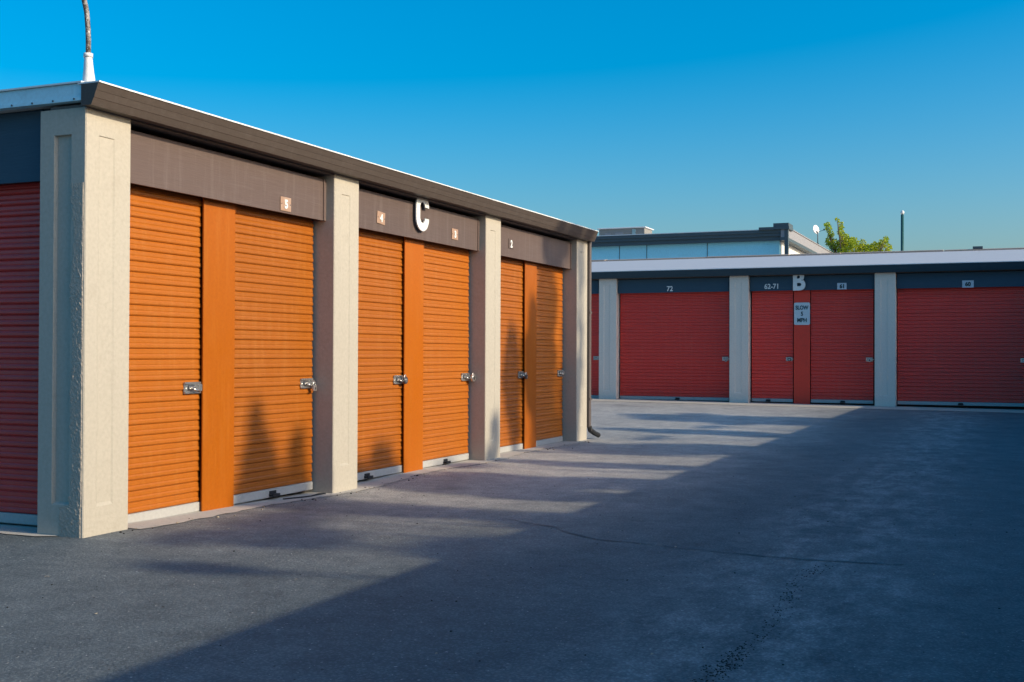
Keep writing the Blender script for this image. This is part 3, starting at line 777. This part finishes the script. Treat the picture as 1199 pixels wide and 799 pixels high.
shade_tree(4.05, 7.3, [(4.10, 7.05, .75, .42, 520), (4.15, 7.55, .20, .20, 70), (3.75, 7.45, .28, .16, 70), (3.45, 6.75, .35, .3, 150), (4.6, 6.7, .4, .35, 190), (4.0, 6.2, .9, .5, 420), (4.35, 7.42, .2, .18, 50), (4.75, 7.15, .2, .2, 60)],
           'round-topped leafy tree second from the open end behind the right-hand building', 32)
shade_tree(6.15, 7.4, [(6.18, 6.85, .30, .45, 190), (6.42, 7.62, .10, .26, 40), (6.3, 7.25, .18, .25, 70), (6.15, 6.1, .6, .5, 260), (5.55, 7.32, .3, .08, 40)],
           'slender leafy tree just before the tallest behind the right-hand building', 33)
shade_tree(8.3, 9.9, [(8.25, 7.0, .75, .45, 520), (8.42, 8.3, .34, .8, 1000), (8.5, 9.3, .34, .55, 600), (8.30, 7.8, .3, .4, 300), (9.15, 8.0, .16, .5, 160), (7.95, 8.25, .26, .42, 420), (8.55, 7.75, .26, .4, 420), (7.38, 8.3, .25, .6, 460), (7.98, 8.55, .26, .5, 440), (9.3, 9.75, .12, .5, 90), (8.9, 7.45, .30, .35, 200), (8.35, 8.3, .38, .45, 230), (7.35, 8.55, .20, .50, 110), (7.25, 8.25, .22, .2, 60), (7.85, 8.6, .22, .35, 110), (8.6, 9.3, .32, .5, 190), (8.25, 9.95, .20, .25, 80), (8.75, 10.05, .3, .25, 110), (7.45, 7.75, .2, .25, 70), (8.9, 6.8, .6, .4, 300), (8.3, 6.1, 1.3, .6, 500), (9.3, 10.0, .16, .45, 90), (9.28, 8.7, .10, .8, 60), (8.5, 7.7, .4, .3, 160), (7.95, 9.1, .16, .22, 46), (8.65, 8.4, .3, .5, 130)],
           'tallest leafy tree behind the right-hand building', 34)
shade_tree(11.5, 7.3, [(11.5, 7.0, .45, .42, 260), (11.2, 6.7, .3, .2, 90), (11.6, 6.2, .7, .5, 300), (11.65, 7.45, .22, .2, 60), (10.2, 7.12, .5, .05, 50), (12.45, 7.05, .35, .05, 36)],
           'small leafy tree just past the tallest behind the right-hand building', 35)
shade_tree(14.1, 7.6, [(14.1, 7.2, .8, .55, 620), (13.7, 6.8, .5, .4, 260), (14.5, 7.7, .3, .25, 110), (14.2, 6.2, 1.0, .5, 420), (13.2, 7.0, .3, .12, 70), (15.0, 7.35, .25, .12, 60), (14.6, 6.8, .4, .3, 160)],
           'broad leafy tree nearest the far end behind the right-hand building', 36)

# ------------------------------------------------------------------ small litter on the asphalt
def litter():
    r = random.Random(77)
    b = MB()
    def bit(x, y, s, m):
        z = zg(x, y) + .0035; a = r.uniform(0, 6.28)
        pts = []
        for k in range(5):
            t = a + k * 1.257 + r.uniform(-.3, .3); q = s * r.uniform(.6, 1.2)
            pts.append((x + q * math.cos(t), y + q * .6 * math.sin(t), z + r.uniform(.0, .006)))
        b.face(pts, m)
    def stone(x, y, s, m):
        c = bmesh.new(); bmesh.ops.create_icosphere(c, subdivisions=1, radius=s)
        for v in c.verts: v.co = Vector((v.co.x * r.uniform(.7, 1.2), v.co.y * r.uniform(.7, 1.2), v.co.z * .6)) + Vector((x, y, zg(x, y) + s * .3))
        b.merge(c, m)
    for _ in range(90): bit(r.uniform(-2.5, 9), r.uniform(-6.5, -.2), r.uniform(.006, .016), 0)
    for _ in range(150): stone(r.uniform(-2.5, 9), r.uniform(-6.5, -.2), r.uniform(.003, .007), 1)
    for _ in range(150):
        x = r.uniform(.2, 9.4); y = -.02 - abs(r.gauss(0, .09))
        (bit if r.random() < .5 else stone)(x, y, r.uniform(.005, .013), 0 if r.random() < .5 else 1)
    for _ in range(330):   # crumbs along the seam
        t = r.random(); x = -1.7 + 2.9 * t ** 2.0; y = -4.40 + .03 * math.sin(x * 3.1) + r.gauss(0, .028); stone(x, y, r.uniform(.002, .0052), 1)
    for _ in range(26): stone(.85 + r.gauss(0, .07), -4.4 + r.gauss(0, .035), r.uniform(.002, .0055), 1)
    for _ in range(200): stone(-1.26 + r.gauss(0, .20), -4.40 + r.gauss(0, .024), r.uniform(.0018, .0048), 1)
    for _ in range(8): bit(5.95 + r.gauss(0, .15), -.35 + r.gauss(0, .08), .02, 0)
    o = b.build('litter', [M['chip'], M['pebble']])
    tag(o, 'scattered crumbs, pebbles and leaf bits on the asphalt', 'litter', kind='stuff')
litter()

# ------------------------------------------------------------------ camera
cam = bpy.data.cameras.new('camera'); co = bpy.data.objects.new('camera', cam); COL.objects.link(co)
cam.sensor_fit = 'HORIZONTAL'; cam.sensor_width = 36; cam.lens = 1364.15 / 1199 * 36
cam.clip_start = .05; cam.clip_end = 3000
m3 = Matrix((AX[0], AX[1], -AX[2])).transposed()
co.matrix_world = Matrix.Translation(CAM) @ m3.to_4x4()
S.camera = co

# ------------------------------------------------------------------ light
ELEV, AZ = 25.0, 1.0            # sun stands over -Y, AZ degrees towards +X
d = Vector((math.sin(R(AZ)) * math.cos(R(ELEV)), -math.cos(R(AZ)) * math.cos(R(ELEV)), math.sin(R(ELEV))))
sl = bpy.data.lights.new('sun', 'SUN'); sl.energy = 2.95; sl.angle = R(.42); sl.color = (1.0, .87, .64)
so = bpy.data.objects.new('sun', sl); COL.objects.link(so); so.rotation_euler = d.to_track_quat('Z', 'Y').to_euler()
so.location = (0, -20, 20)
w = bpy.data.worlds.new('World'); S.world = w; w.use_nodes = True
nt = w.node_tree; bgd = nt.nodes['Background']
sk = nt.nodes.new('ShaderNodeTexSky'); sk.sky_type = 'NISHITA'; sk.sun_disc = False
sk.sun_elevation = R(ELEV); sk.sun_rotation = math.atan2(d.x, d.y)
sk.air_density = 1.2; sk.dust_density = 4.0; sk.ozone_density = 5.0; sk.altitude = 300
hs = nt.nodes.new('ShaderNodeHueSaturation'); hs.inputs['Saturation'].default_value = 1.57
nt.links.new(sk.outputs[0], hs.inputs['Color']); nt.links.new(hs.outputs[0], bgd.inputs['Color'])
bgd.inputs['Strength'].default_value = .132
hs.inputs['Hue'].default_value = .491

S.view_settings.view_transform = 'Standard'; S.view_settings.look = 'None'; S.view_settings.gamma = 1
S.view_settings.exposure = 0.62; S.view_settings.use_curve_mapping = False
S.render.engine = 'CYCLES'
S.render.resolution_x = 1024; S.render.resolution_y = 682
